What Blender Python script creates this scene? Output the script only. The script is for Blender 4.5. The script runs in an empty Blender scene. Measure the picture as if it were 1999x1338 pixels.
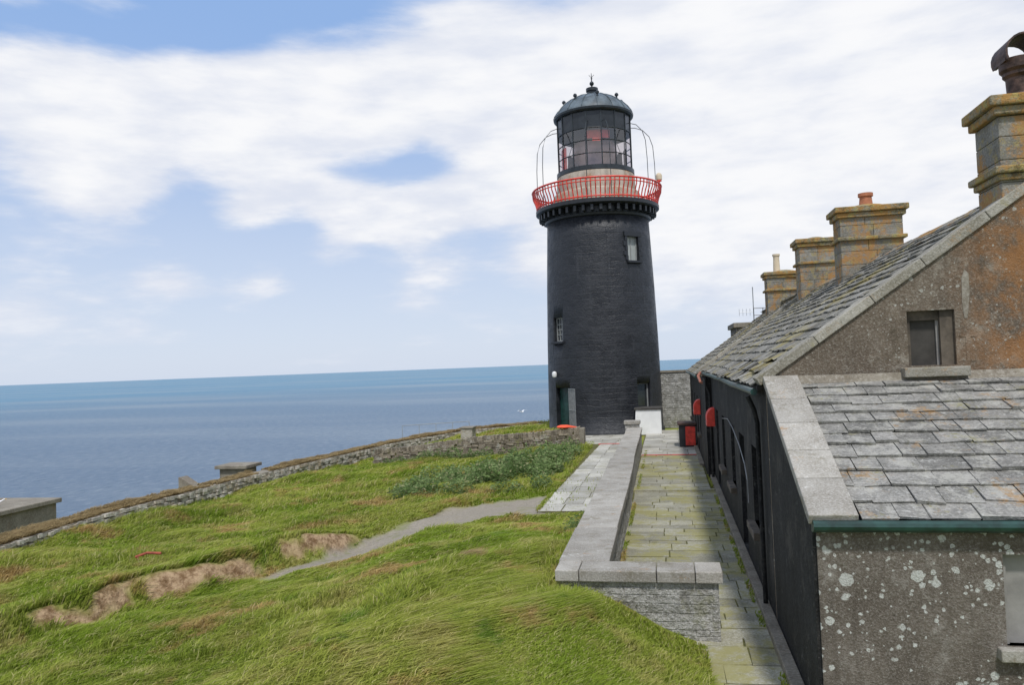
import bpy, math, random
import numpy as np
from mathutils import Vector, Matrix, noise
random.seed(7); rng=np.random.default_rng(7)
sc=bpy.context.scene
sc.view_settings.view_transform='Standard'; sc.view_settings.look='None'; sc.view_settings.exposure=0
COL=bpy.context.collection
# ------------------------------------------------------------------ node helpers
class NT:
    def __init__(s,nt): s.nt=nt; s.n=nt.nodes; s.l=nt.links
    def new(s,t,**k):
        nd=s.n.new(t)
        for a,b in k.items(): setattr(nd,a,b)
        return nd
    def put(s,sock,v):
        if isinstance(v,bpy.types.NodeSocket): s.l.new(v,sock)
        elif isinstance(v,(tuple,list)):
            v=tuple(v)
            if sock.type=='RGBA' and len(v)==3: v=v+(1,)
            sock.default_value=v
        else: sock.default_value=v
    def math(s,op,a,b=0.,c=0.,clamp=False):
        m=s.new('ShaderNodeMath',operation=op,use_clamp=clamp); s.put(m.inputs[0],a); s.put(m.inputs[1],b); s.put(m.inputs[2],c); return m.outputs[0]
    def noise(s,vec,scale,detail=4,rough=.55,dist=0.):
        m=s.new('ShaderNodeTexNoise'); s.put(m.inputs['Vector'],vec); m.inputs['Scale'].default_value=scale
        m.inputs['Detail'].default_value=detail; m.inputs['Roughness'].default_value=rough; m.inputs['Distortion'].default_value=dist; return m.outputs['Fac']
    def ramp(s,fac,a,b,lo=0.,hi=1.):
        m=s.new('ShaderNodeMapRange',interpolation_type='SMOOTHSTEP'); s.put(m.inputs['Value'],fac)
        m.inputs['From Min'].default_value=a; m.inputs['From Max'].default_value=b; m.inputs['To Min'].default_value=lo; m.inputs['To Max'].default_value=hi; return m.outputs['Result']
    def mix(s,f,a,b,mode='MIX'):
        m=s.new('ShaderNodeMix',data_type='RGBA',blend_type=mode); s.put(m.inputs[0],f); s.put(m.inputs[6],a); s.put(m.inputs[7],b); return m.outputs[2]
    def vm(s,op,a,b=(0,0,0)):
        m=s.new('ShaderNodeVectorMath',operation=op); s.put(m.inputs[0],a); s.put(m.inputs[1],b)
        return m.outputs[1] if op in('DISTANCE','DOT_PRODUCT','LENGTH') else m.outputs[0]
    def obj(s): return s.new('ShaderNodeTexCoord').outputs['Object']
    def bump(s,h,strength=.5,dist=.02,normal=None):
        m=s.new('ShaderNodeBump'); m.inputs['Strength'].default_value=strength; m.inputs['Distance'].default_value=dist; s.put(m.inputs['Height'],h)
        if normal is not None: s.l.new(normal,m.inputs['Normal'])
        return m.outputs[0]
def newmat(name):
    m=bpy.data.materials.new(name); m.use_nodes=True; t=NT(m.node_tree); return m,t,t.n['Principled BSDF']
def simple(name,c,rough=.6,metal=0,var=.25,scale=6,bump=.3):
    m,t,p=newmat(name); o=t.obj(); n=t.noise(o,scale,5,.6)
    f=t.ramp(n,.3,.7)
    c2=tuple(x*(1-var) for x in c); c1=tuple(min(1,x*(1+var)) for x in c)
    t.put(p.inputs['Base Color'],t.mix(f,c2,c1)); p.inputs['Roughness'].default_value=rough; p.inputs['Metallic'].default_value=metal
    t.put(p.inputs['Normal'],t.bump(t.noise(o,scale*4,4),bump,.01)); return m
def stone(name,base,dark,light,scale=3,grain=60,lichens=(),spots=None,bump=.6,rough=.9,island=0,bdist=.015,streak=0):
    """weathered stone/render; lichens: list of (colour, scale, lo, hi, amount)"""
    m,t,p=newmat(name); o=t.obj()
    n1=t.noise(o,scale,6,.6); n2=t.noise(o,grain,3,.7)
    c=t.mix(t.ramp(n1,.3,.7),dark,base)
    c=t.mix(t.math('MULTIPLY',t.ramp(n2,.45,.72),.7),c,light)
    c=t.mix(t.math('MULTIPLY',t.ramp(n2,.42,.25),.6),c,tuple(x*.4 for x in dark))
    if island:
        r=t.new('ShaderNodeNewGeometry').outputs['Random Per Island']
        g=t.ramp(r,0,1,1-island,1+island)
        mm=t.new('ShaderNodeVectorMath',operation='SCALE'); t.l.new(c,mm.inputs[0]); t.l.new(g,mm.inputs[3]); c=mm.outputs[0]
    if streak:
        ns=t.noise(t.vm('MULTIPLY',o,(2.2,2.2,.22)),2.0,6,.65)
        c=t.mix(t.math('MULTIPLY',t.ramp(ns,.48,.68),streak),c,tuple(x*.45 for x in dark))
        c=t.mix(t.math('MULTIPLY',t.ramp(ns,.42,.28),streak*.6),c,light)
    for k,(lc,ls,lo,hi,am) in enumerate(lichens):
        oo=t.vm('ADD',o,(k*13.1,k*5.7,k*3.3))
        f=t.math('MULTIPLY',t.ramp(t.math('ADD',t.noise(oo,ls,7,.68),t.math('MULTIPLY',t.math('SUBTRACT',t.noise(oo,ls*9,3,.7),.5),.35)),lo,hi),am)
        if len(lc)>3: # gradient along x
            x=t.new('ShaderNodeSeparateXYZ'); t.l.new(o,x.inputs[0]); f=t.math('MULTIPLY',f,t.ramp(x.outputs[0],lc[3],lc[4])); lc=lc[:3]
        c=t.mix(f,c,lc)
    if spots:
        sc_,rad,col=spots[:3]
        dn=t.new('ShaderNodeTexNoise'); dn.inputs['Scale'].default_value=22; dn.inputs['Detail'].default_value=4; t.l.new(o,dn.inputs['Vector'])
        dv=t.vm('SCALE',t.vm('SUBTRACT',dn.outputs['Color'],(.5,.5,.5))); dv.node.inputs[3].default_value=.05
        ov=t.vm('MULTIPLY',t.vm('ADD',o,dv),(1,0,1))
        mask=t.ramp(t.noise(o,1.3,4,.6),.34,.56)
        for q,(s2,r2) in enumerate(((sc_,rad),(sc_*1.7,rad*1.05),(sc_*3.1,rad*1.05))):
            v=t.new('ShaderNodeTexVoronoi'); v.inputs['Scale'].default_value=s2; t.l.new(t.vm('ADD',ov,(q*3.7,0,q*2.1)),v.inputs['Vector'])
            sp=t.new('ShaderNodeSeparateColor'); t.l.new(v.outputs['Color'],sp.inputs[0])
            rr=t.math('MULTIPLY',t.math('MULTIPLY',t.math('POWER',sp.outputs[0],1.8),r2),mask)
            d=t.math('SUBTRACT',rr,v.outputs['Distance'])
            f=t.math('MULTIPLY',t.ramp(d,0,.07),t.ramp(t.noise(o,70,3,.7),.32,.55,.35,.95))
            c=t.mix(f,c,col)
    t.put(p.inputs['Base Color'],c); p.inputs['Roughness'].default_value=rough; p.inputs['Specular IOR Level'].default_value=.15
    b=t.bump(n2,bump,bdist); b=t.bump(n1,bump,bdist*3,b)
    t.put(p.inputs['Normal'],b); return m
ORL=(.36,.19,.06); YEL=(.33,.29,.12)
M={}
M['rough']=stone('roughcast_render',(.175,.15,.125),(.11,.092,.075),(.30,.275,.245),1.1,55,[((.36,.34,.31),2.2,.56,.72,.45),((.09,.075,.055),1.1,.52,.68,.6),((.30,.28,.25),9,.58,.68,.5)],spots=(6.0,.46,(.53,.54,.51)),bump=1.,bdist=.016,streak=.35)
M['gable']=stone('gable_render',(.19,.152,.112),(.12,.095,.072),(.32,.29,.24),1.0,45,[((.38,.35,.29),1.7,.54,.7,.55),((.34,.155,.05,3.5,4.8),1.1,.38,.62,.75),((.08,.065,.045),1.9,.55,.7,.55),((.36,.33,.27),7,.60,.69,.6)],spots=(7.5,.28,(.42,.41,.36)),bump=1,bdist=.019,streak=.35)
M['dark']=stone('black_wall_paint',(.024,.025,.026),(.013,.013,.013),(.05,.05,.048),1.2,26,[((.16,.16,.15),6,.60,.72,.6),((.075,.07,.062),1.3,.51,.68,.65),((.20,.20,.19),15,.66,.72,.6)],bump=.9,rough=.7,streak=.4)
M['coping']=stone('granite_coping',(.37,.35,.31),(.26,.24,.205),(.52,.50,.46),2.2,45,[((.17,.15,.10),1.8,.53,.70,.6),((.58,.57,.53),6,.60,.7,.7),(ORL,2.7,.60,.72,.5)],bump=.8,bdist=.01,island=.13)
M['copgable']=stone('gable_coping_stone',(.35,.33,.28),(.23,.21,.165),(.48,.46,.41),2.2,40,[(ORL,2.0,.56,.7,.5),(YEL,3.1,.6,.7,.4),((.13,.12,.09),3,.55,.7,.6)],bump=.8,island=.12)
M['whitewash']=stone('whitewashed_rubble',(.48,.47,.44),(.27,.26,.23),(.66,.65,.62),4.5,24,[((.20,.19,.17),2.4,.52,.68,.7),((.24,.24,.13),1.2,.58,.7,.5)],bump=1,bdist=.04)
M['flag']=stone('paving_flag',(.36,.345,.28),(.24,.23,.165),(.48,.47,.41),1.6,36,[((.28,.26,.085),.8,.44,.60,.75),((.45,.44,.40),3,.56,.72,.6),((.12,.115,.06),4,.6,.72,.6)],bump=.5,island=.2,bdist=.008)
M['flag2']=stone('pale_flag',(.44,.425,.375),(.31,.295,.25),(.54,.53,.49),1.6,30,[((.25,.24,.13),1.5,.54,.68,.6),((.16,.15,.09),4,.6,.72,.6)],bump=.5,island=.2,bdist=.008)
SL_L=[((.41,.40,.355),3.6,.48,.62,.6),((.35,.20,.07),1.5,.57,.70,.65),((.10,.095,.055),7,.58,.70,.6),((.47,.465,.43),14,.57,.66,.6),((.24,.22,.08),2.3,.57,.70,.55)]
M['slate']=stone('slate',(.245,.235,.215),(.15,.147,.135),(.37,.36,.335),4,30,SL_L,bump=.9,island=.17,bdist=.012,rough=.95)
M['slate2']=stone('old_slate',(.225,.215,.19),(.13,.125,.11),(.36,.35,.315),3,22,[((.40,.385,.335),2.6,.50,.64,.6),((.30,.245,.07),.8,.50,.64,.65),((.06,.06,.04),4,.58,.70,.6),((.32,.18,.065),1.9,.60,.72,.5)],bump=.8,island=.25,bdist=.012,rough=.95)
M['chim']=stone('chimney_stone',(.25,.235,.205),(.16,.15,.125),(.35,.34,.31),2.2,30,[((.39,.20,.06),1.7,.46,.60,.8),((.36,.29,.11),5,.52,.62,.6),((.09,.08,.06),3,.56,.7,.55)],bump=.8,bdist=.015,island=.12)
M['chimcap']=stone('chimney_cap_lichen',(.28,.245,.17),(.17,.145,.09),(.37,.34,.27),3,26,[((.40,.21,.055),2.4,.43,.57,.8),((.36,.32,.12),6,.52,.6,.65),((.08,.07,.045),4.2,.55,.66,.65)],bump=1,bdist=.02)
M['rubble']=stone('rubble_stone',(.27,.225,.165),(.145,.12,.09),(.42,.38,.31),4,20,[((.48,.47,.42),2,.55,.66,.6),((.18,.18,.06),1.3,.55,.68,.6)],bump=.8,island=.3,bdist=.02)
M['rubblew']=stone('limed_rubble_stone',(.50,.47,.41),(.32,.29,.23),(.64,.62,.57),4,20,[((.34,.26,.15),1.4,.5,.64,.6)],bump=.8,island=.2,bdist=.02)
M['conc']=stone('concrete',(.27,.245,.195),(.18,.155,.12),(.38,.355,.31),1.5,25,[((.31,.19,.075),1.8,.58,.75,.5),((.13,.11,.08),3,.56,.7,.5)],bump=.5,streak=.25)
M['lantbase']=stone('lantern_base_stone',(.50,.44,.36),(.37,.30,.23),(.60,.56,.49),.8,25,[((.38,.18,.07),1.1,.52,.68,.7),((.27,.22,.16),2.4,.56,.7,.6)],bump=.4,streak=.4)
M['black']=simple('black_gloss_paint',(.016,.018,.021),.45,0,.3,5,.3)
M['iron']=simple('lantern_black_metal',(.022,.028,.032),.4,0,.4,3,.2)
M['dome']=simple('lantern_roof_lead',(.09,.115,.13),.5,.0,.4,2,.4)
M['red']=simple('red_paint',(.68,.055,.035),.45,0,.3,5,.2)
M['redpave']=simple('red_line_paint',(.46,.07,.06),.8,0,.4,8,.2)
M['green']=simple('green_gutter_paint',(.012,.045,.038),.4,0,.5,5,.2)
M['white']=simple('white_paint',(.78,.78,.76),.6,0,.05,3,.2)
M['cream']=simple('cream_clay_pot',(.60,.50,.36),.8,0,.1,6,.3)
M['terra']=simple('terracotta',(.42,.16,.08),.85,0,.2,8,.3)
M['rust']=simple('rusty_cowl',(.075,.045,.035),.6,.3,.6,7,.5)
M['frame']=simple('grey_window_frame',(.30,.31,.30),.6,0,.1,5,.2)
M['pane']=simple('dark_window_pane',(.03,.035,.038),.12,0,.2,2,.05)
M['pale']=simple('pale_window_board',(.36,.38,.36),.45,0,.1,2,.1)
M['board']=simple('grey_shutter_board',(.25,.24,.225),.8,0,.2,3,.3)
M['lichboard']=simple('dark_hatch_board',(.05,.046,.04),.9,0,.3,3,.3)
M['hframe']=simple('weathered_hatch_frame',(.10,.082,.062),.9,0,.4,5,.4)
M['galv']=simple('galvanised_metal',(.33,.34,.34),.45,.6,.2,8,.1)
M['orange']=simple('orange_lifejacket_fabric',(.75,.10,.04),.8,0,.2,5,.3)
M['gull']=simple('gull_feathers',(.80,.80,.80),.8,0,.05,8,.1)
M['beak']=simple('gull_beak',(.6,.35,.05),.5)
M['copperpipe']=simple('copper_pipe',(.35,.14,.09),.5,.3,.3,8)
M['joint']=stone('mossy_joint_earth',(.15,.15,.05),(.08,.075,.03),(.21,.20,.10),3,50,bump=.8)
def glassm():
    m,t,p=newmat('lantern_glass'); out=t.n['Material Output']; t.n.remove(p)
    tr=t.new('ShaderNodeBsdfTransparent'); tr.inputs[0].default_value=(.86,.82,.82,1)
    gl=t.new('ShaderNodeBsdfGlossy'); gl.inputs['Roughness'].default_value=.05; gl.inputs[0].default_value=(.8,.8,.8,1)
    mx=t.new('ShaderNodeMixShader'); mx.inputs[0].default_value=.16
    t.l.new(tr.outputs[0],mx.inputs[1]); t.l.new(gl.outputs[0],mx.inputs[2]); t.l.new(mx.outputs[0],out.inputs[0]); return m
M['glass']=glassm()
M['lens']=simple('lens_pinkish_glass',(.42,.30,.28),.25,0,.4,1.5,.1)
M['redin']=simple('red_lantern_screen',(.85,.08,.05),.5,0,.2,2)
def towerm():
    m,t,p=newmat('tower_black_paint'); uv=t.new('ShaderNodeTexCoord').outputs['UV']
    nd=t.new('ShaderNodeTexNoise'); nd.inputs['Scale'].default_value=1.1; nd.inputs['Detail'].default_value=6; t.l.new(uv,nd.inputs['Vector'])
    dv=t.vm('SCALE',t.vm('SUBTRACT',nd.outputs['Color'],(.5,.5,.5))); dv.node.inputs[3].default_value=.34
    v=t.vm('ADD',uv,dv)
    b=t.new('ShaderNodeTexBrick'); t.l.new(v,b.inputs['Vector']); b.inputs['Scale'].default_value=1
    b.inputs['Brick Width'].default_value=.9; b.inputs['Row Height'].default_value=.31; b.inputs['Mortar Size'].default_value=.02; b.inputs['Mortar Smooth'].default_value=1.
    b.inputs['Color1'].default_value=(1,1,1,1); b.inputs['Color2'].default_value=(.55,.55,.55,1); b.inputs['Mortar'].default_value=(0,0,0,1)
    n=t.noise(uv,1.2,6,.65); n3=t.noise(uv,14,4,.7)
    low=t.ramp(t.noise(uv,.35,3,.5),.35,.65,.22,.62)
    c=t.mix(t.ramp(n,.3,.7),(.011,.0125,.016),(.022,.0245,.030))
    c=t.mix(t.math('MULTIPLY',t.ramp(n3,.69,.75),.5),c,(.16,.165,.17))
    st=t.noise(t.vm('MULTIPLY',uv,(2.5,.12,1)),1.5,5,.6); c=t.mix(t.math('MULTIPLY',t.ramp(st,.55,.72),.45),c,(.042,.045,.050))
    t.put(p.inputs['Base Color'],c); t.put(p.inputs['Roughness'],t.ramp(n,.3,.7,.36,.60))
    b1=t.bump(b.outputs['Color'],.5,.025); t.put(b1.node.inputs['Strength'],low)
    bb=t.bump(n,.6,.14,b1); bb=t.bump(n3,.6,.03,bb); t.put(p.inputs['Normal'],bb); return m
M['tower']=towerm()
# ------------------------------------------------------------------ mesh helpers
def empty(name,loc=(0,0,0)):
    e=bpy.data.objects.new(name,None); COL.objects.link(e); e.empty_display_size=.2; return e
class Acc:
    def __init__(s): s.v=[]; s.f=[]
    def raw(s,vs,fs):
        b=len(s.v); s.v+= [tuple(x) for x in vs]; s.f+=[tuple(b+i for i in f) for f in fs]; return s
    def box(s,x0,x1,y0,y1,z0,z1):
        return s.raw([(x0,y0,z0),(x1,y0,z0),(x1,y1,z0),(x0,y1,z0),(x0,y0,z1),(x1,y0,z1),(x1,y1,z1),(x0,y1,z1)],
          [(3,2,1,0),(4,5,6,7),(0,1,5,4),(1,2,6,5),(2,3,7,6),(3,0,4,7)])
    def obox(s,c,ax,ay,az,hx,hy,hz):
        c=Vector(c);ax=Vector(ax)*hx;ay=Vector(ay)*hy;az=Vector(az)*hz
        return s.raw([c-ax-ay-az,c+ax-ay-az,c+ax+ay-az,c-ax+ay-az,c-ax-ay+az,c+ax-ay+az,c+ax+ay+az,c-ax+ay+az],
          [(3,2,1,0),(4,5,6,7),(0,1,5,4),(1,2,6,5),(2,3,7,6),(3,0,4,7)])
    def lathe(s,prof,cx,cy,seg=48,cap=True):
        vs=[];fs=[]
        for r,z in prof:
            for i in range(seg):
                a=2*math.pi*i/seg; vs.append((cx+r*math.cos(a),cy+r*math.sin(a),z))
        for j in range(len(prof)-1):
            for i in range(seg):
                k=(i+1)%seg; fs.append((j*seg+i,j*seg+k,(j+1)*seg+k,(j+1)*seg+i))
        if cap:
            fs.append(tuple(reversed(range(seg)))); fs.append(tuple((len(prof)-1)*seg+i for i in range(seg)))
        return s.raw(vs,fs)
    def tube(s,pts,r,seg=6,closed=False):
        pts=[Vector(p) for p in pts]; n=len(pts); vs=[];fs=[]
        for i,p in enumerate(pts):
            if closed: d=(pts[(i+1)%n]-pts[i-1])
            else: d=pts[min(i+1,n-1)]-pts[max(i-1,0)]
            d.normalize(); a=Vector((0,0,1)) if abs(d.z)<.9 else Vector((1,0,0)); u=d.cross(a).normalized(); w=d.cross(u)
            for k in range(seg):
                t=2*math.pi*k/seg; vs.append(p+(u*math.cos(t)+w*math.sin(t))*r)
        for i in range(n if closed else n-1):
            j=(i+1)%n
            for k in range(seg): fs.append((i*seg+k,i*seg+(k+1)%seg,j*seg+(k+1)%seg,j*seg+k))
        if not closed: fs.append(tuple(range(seg))); fs.append(tuple((n-1)*seg+k for k in range(seg)))
        return s.raw(vs,fs)
    def prism(s,poly,axis,a,b):
        n=len(poly)
        mk=(lambda p,t:(p[0],t,p[1])) if axis=='y' else (lambda p,t:(t,p[0],p[1]))
        vs=[mk(p,a) for p in poly]+[mk(p,b) for p in poly]
        fs=[tuple(range(n)),tuple(reversed(range(n,2*n)))]+[(i,n+i,n+(i+1)%n,(i+1)%n) for i in range(n)]
        return s.raw(vs,fs)
    def build(s,name,mat,parent=None,bevel=0,smooth=False,fix=False):
        me=bpy.data.meshes.new(name); me.from_pydata([tuple(v) for v in s.v],[],s.f)
        if fix:
            import bmesh
            bm=bmesh.new(); bm.from_mesh(me); bmesh.ops.recalc_face_normals(bm,faces=bm.faces); bm.to_mesh(me); bm.free()
        me.materials.append(mat); me.update()
        if smooth: me.polygons.foreach_set('use_smooth',[True]*len(me.polygons))
        o=bpy.data.objects.new(name,me); COL.objects.link(o)
        if parent: o.parent=parent
        if bevel:
            b=o.modifiers.new('b','BEVEL'); b.width=bevel; b.segments=2; b.limit_method='ANGLE'; b.angle_limit=math.radians(50)
        if smooth:
            try: me.set_sharp_from_angle(angle=math.radians(35))
            except Exception: pass
        return o
def box(name,x0,x1,y0,y1,z0,z1,mat,parent=None,bevel=0): return Acc().box(x0,x1,y0,y1,z0,z1).build(name,M[mat],parent,bevel)
def cut(o,acc):
    c=acc.build('cutter_tmp',M['black'],fix=True)
    md=o.modifiers.new('c','BOOLEAN'); md.operation='DIFFERENCE'; md.object=c; md.solver='EXACT'
    bpy.context.view_layer.update(); dg=bpy.context.evaluated_depsgraph_get()
    me=bpy.data.meshes.new_from_object(o.evaluated_get(dg)); o.modifiers.clear(); o.data=me
    bpy.data.objects.remove(c)
def ss(a,b,x):
    t=np.clip((np.asarray(x,float)-a)/(b-a),0,1); return t*t*(3-2*t)
# ------------------------------------------------------------------ camera
RHO=math.atan(.0385);TH=math.atan(44.5/1525);YA=math.radians(11.08)
A=Vector((math.cos(YA),math.sin(YA),0)); F=Vector((-math.sin(YA)*math.cos(TH),math.cos(YA)*math.cos(TH),math.sin(TH)))
B=Vector((math.sin(YA)*math.sin(TH),-math.cos(YA)*math.sin(TH),math.cos(TH)))
R=A*math.cos(RHO)-B*math.sin(RHO); U=A*math.sin(RHO)+B*math.cos(RHO)
cd=bpy.data.cameras.new('camera'); cd.sensor_width=36; cd.lens=1525/1999*36; cd.clip_end=90000; cd.clip_start=.1
cam=bpy.data.objects.new('camera',cd); COL.objects.link(cam)
m=Matrix.Identity(4)
for i in range(3): m[i][0]=R[i]; m[i][1]=U[i]; m[i][2]=-F[i]
m.translation=Vector((0,0,3.8)); cam.matrix_world=m; sc.camera=cam
# ------------------------------------------------------------------ terrain
BW=[(-14.5,-10),(-16.2,5),(-16.8,17),(-17.1,21.1),(-16.6,29.3),(-14.4,40),(-11.8,46.0),(-7,49.5)]
bwy=[p[1] for p in BW]; bwx=[p[0] for p in BW]
PATH=[(-7.9,14.6),(-7.2,15.6),(-6.5,18.0),(-5.3,20.2),(-3.4,21.2)]; PW=[.35,.62,.72,1.05,1.6]
def segd(x,y,P,W=None):
    best=np.full(x.shape,1e9)
    for i in range(len(P)-1):
        ax,ay=P[i];bx,by=P[i+1]; dx,dy=bx-ax,by-ay
        t=np.clip(((x-ax)*dx+(y-ay)*dy)/(dx*dx+dy*dy),0,1)
        d=np.hypot(x-ax-t*dx,y-ay-t*dy)
        if W: d=d-(W[i]+t*(W[i+1]-W[i]))
        best=np.minimum(best,d)
    return best
def vnoise(x,y,s,seed=0):
    xs=x*s+seed*17.3; ys=y*s+seed*9.1
    xi=np.floor(xs).astype(np.int64); yi=np.floor(ys).astype(np.int64); fx=xs-xi; fy=ys-yi
    fx=fx*fx*(3-2*fx); fy=fy*fy*(3-2*fy)
    def h(a,b):
        n=(a*374761393+b*668265263+seed*1442695)&0x7fffffff; n=((n^(n>>13))*1274126177)&0x7fffffff; return ((n^(n>>16))&0xffff)/65535.
    return (h(xi,yi)*(1-fx)+h(xi+1,yi)*fx)*(1-fy)+(h(xi,yi+1)*(1-fx)+h(xi+1,yi+1)*fx)*fy-.5
def fb(x,y,s,seed=0): return vnoise(x,y,s,seed)+.5*vnoise(x,y,s*2.1,seed+1)+.25*vnoise(x,y,s*4.3,seed+2)
BL=(-10.9,10.0); BD=np.array([3.0,6.3]); BD=BD/np.linalg.norm(BD)
def bank_s(x,y):
    s=-( (x-BL[0])*BD[1]-(y-BL[1])*BD[0]); return s+fb(x,y,.6,5)*.5
def edge_d(x,y):
    bx=np.interp(y,bwy,bwx); return np.maximum(bx-x,(y-50)*1.0)
def paved(x,y):
    a=(x>-1.3)&(y>10.9); b=(x>.35); c=(x>-3.45)&(y>19.9); d=(x>-8)&(y>37.5)&(x>-4.5)
    return a|b|c|d
def hgt(x,y):
    x=np.asarray(x,float);y=np.asarray(y,float)
    z=-.62*ss(2.5,15,-x)+.28*fb(x,y,.25,1)*ss(3,6,-x)+.15*fb(x,y,.9,2)*ss(1.8,3.5,-x)+.05*fb(x,y,2.4,8)*ss(1.2,2.6,-x)
    z=z+ .35*ss(37,40,y)*ss(4,6,-x)*(1-ss(9,14,-x))
    mound=.69*ss(.42,-1.35,x)*(1-ss(12.5,19.0,y))*(1-ss(2.2,7.5,-x)*.95)*ss(5.5,9.5,y)
    z=z+mound
    s=bank_s(x,y); z=z+.55*ss(-.25,.3,s)*np.exp(-np.clip(s,0,99)/4.5)*ss(7.5,10,y)*(1-ss(16,19,y))
    pd=segd(x,y,PATH,PW); z=z-.07*(1-ss(-.1,.2,pd))
    e=edge_d(x,y); z=z-.35*ss(.3,1.2,e)-.5*np.clip(e-1,0,3)-2.2*np.clip(e-4,0,99)
    z=np.where(paved(x,y)&(e<1),-.04,z)
    z=np.maximum(z,-42)
    return z
gx=np.concatenate([np.arange(-60,-22,2.),np.arange(-22,-14,.25),np.arange(-14,-2,.125),np.arange(-2,2,.25),np.arange(2,40.1,2.)])
gy=np.concatenate([np.arange(-30,6,2.),np.arange(6,19,.125),np.arange(19,50,.25),np.arange(50,90.1,2.)])
X,Y=np.meshgrid(gx,gy); Z=hgt(X,Y)
nx,ny=len(gx),len(gy)
V=np.stack([X.ravel(),Y.ravel(),Z.ravel()],1)
idx=np.arange(nx*ny).reshape(ny,nx)
Fc=np.stack([idx[:-1,:-1].ravel(),idx[:-1,1:].ravel(),idx[1:,1:].ravel(),idx[1:,:-1].ravel()],1)
me=bpy.data.meshes.new('ground'); me.vertices.add(len(V)); me.vertices.foreach_set('co',V.ravel())
me.loops.add(len(Fc)*4); me.loops.foreach_set('vertex_index',Fc.ravel()); me.polygons.add(len(Fc)); me.polygons.foreach_set('loop_start',np.arange(0,len(Fc)*4,4))
me.polygons.foreach_set('loop_total',np.full(len(Fc),4)); me.update(calc_edges=True); me.validate()
me.polygons.foreach_set('use_smooth',[True]*len(Fc))
def soilf(x,y):
    s=bank_s(x,y)
    b=(1-ss(.10,.24,np.abs(s-.04+.30*fb(x,y,1.9,15))))*ss(8.0,9.,y)*(1-ss(17.3,18,y))*ss(-.20,.0,fb(x,y,1.1,11)+.05)
    p=1-ss(-.12,.08,segd(x,y,PATH,PW)+fb(x,y,1.5,4)*.35)
    return b,p
sb,sp_=soilf(X.ravel(),Y.ravel())
at=me.attributes.new('soil','FLOAT','POINT'); at.data.foreach_set('value',sb)
at=me.attributes.new('track','FLOAT','POINT'); at.data.foreach_set('value',sp_)
ground=bpy.data.objects.new('ground',me); COL.objects.link(ground)
def grasscol(t,o):
    n1=t.noise(o,.32,3,.5); n2=t.noise(o,1.1,5,.65); n3=t.noise(o,6,3,.6)
    c=t.mix(t.ramp(n1,.35,.65),(.24,.33,.04),(.37,.41,.08))
    c=t.mix(t.math('MULTIPLY',t.ramp(n2,.50,.66),.65),c,(.49,.44,.155))
    c=t.mix(t.math('MULTIPLY',t.ramp(n2,.43,.30),.8),c,(.14,.25,.035))
    c=t.mix(t.math('MULTIPLY',t.ramp(t.noise(t.vm('ADD',o,(31,7,2)),.62,6,.68),.53,.645),.8),c,(.52,.34,.155))
    return c,n3
m_,t,p=newmat('lawn_ground'); o=t.obj(); c,n3=grasscol(t,o)
c=t.mix(.4,c,(.10,.10,.025))
a1=t.new('ShaderNodeAttribute',attribute_name='soil').outputs['Fac']; a2=t.new('ShaderNodeAttribute',attribute_name='track').outputs['Fac']
g=t.noise(o,14,5,.65)
c=t.mix(a2,c,t.mix(t.math('MULTIPLY',t.ramp(t.noise(o,1.6,5,.65),.5,.66),.5),t.mix(g,(.22,.195,.155),(.44,.39,.32)),(.20,.23,.06))); c=t.mix(a1,c,t.mix(t.ramp(t.noise(o,5,6,.7),.35,.65),(.17,.10,.05),(.48,.34,.21)))
t.put(p.inputs['Base Color'],c); p.inputs['Roughness'].default_value=1; p.inputs['Specular IOR Level'].default_value=.1
t.put(p.inputs['Normal'],t.bump(g,.9,.08)); me.materials.append(m_)
# ------------------------------------------------------------------ grass blades
def blades(name,x,y,z,h,w,lean,mat,winddir=(.8,.35)):
    n=len(x); ang=rng.uniform(0,2*math.pi,n); cx_,sx_=np.cos(ang)*w,np.sin(ang)*w
    lx=winddir[0]*lean*h+rng.normal(0,.42,n)*h; ly=winddir[1]*lean*h+rng.normal(0,.42,n)*h
    P=np.empty((n,5,3)); 
    P[:,0]=np.stack([x-cx_,y-sx_,z-.03],1); P[:,1]=np.stack([x+cx_,y+sx_,z-.03],1)
    mx,my,mz=x+lx*.35,y+ly*.35,z+h*.62
    P[:,2]=np.stack([mx+cx_*.75,my+sx_*.75,mz],1); P[:,3]=np.stack([mx-cx_*.75,my-sx_*.75,mz],1)
    P[:,4]=np.stack([x+lx,y+ly,z+h*(1-.25*np.minimum(1,np.hypot(lx,ly)/h))],1)
    me=bpy.data.meshes.new(name); me.vertices.add(n*5); me.vertices.foreach_set('co',P.ravel())
    b=np.arange(n)[:,None]*5
    loops=np.concatenate([b+np.array([0,1,2,3]),b+np.array([3,2,4])],1).ravel()
    me.loops.add(n*7); me.loops.foreach_set('vertex_index',loops)
    ls=(np.arange(n)[:,None]*7+np.array([0,4])).ravel(); lt=np.tile([4,3],n)
    me.polygons.add(n*2); me.polygons.foreach_set('loop_start',ls); me.polygons.foreach_set('loop_total',lt); me.update(calc_edges=True)
    a=me.attributes.new('tip','FLOAT','POINT'); a.data.foreach_set('value',np.tile([0,0,.6,.6,1.],n))
    me.materials.append(mat); o=bpy.data.objects.new(name,me); COL.objects.link(o); return o
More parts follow.
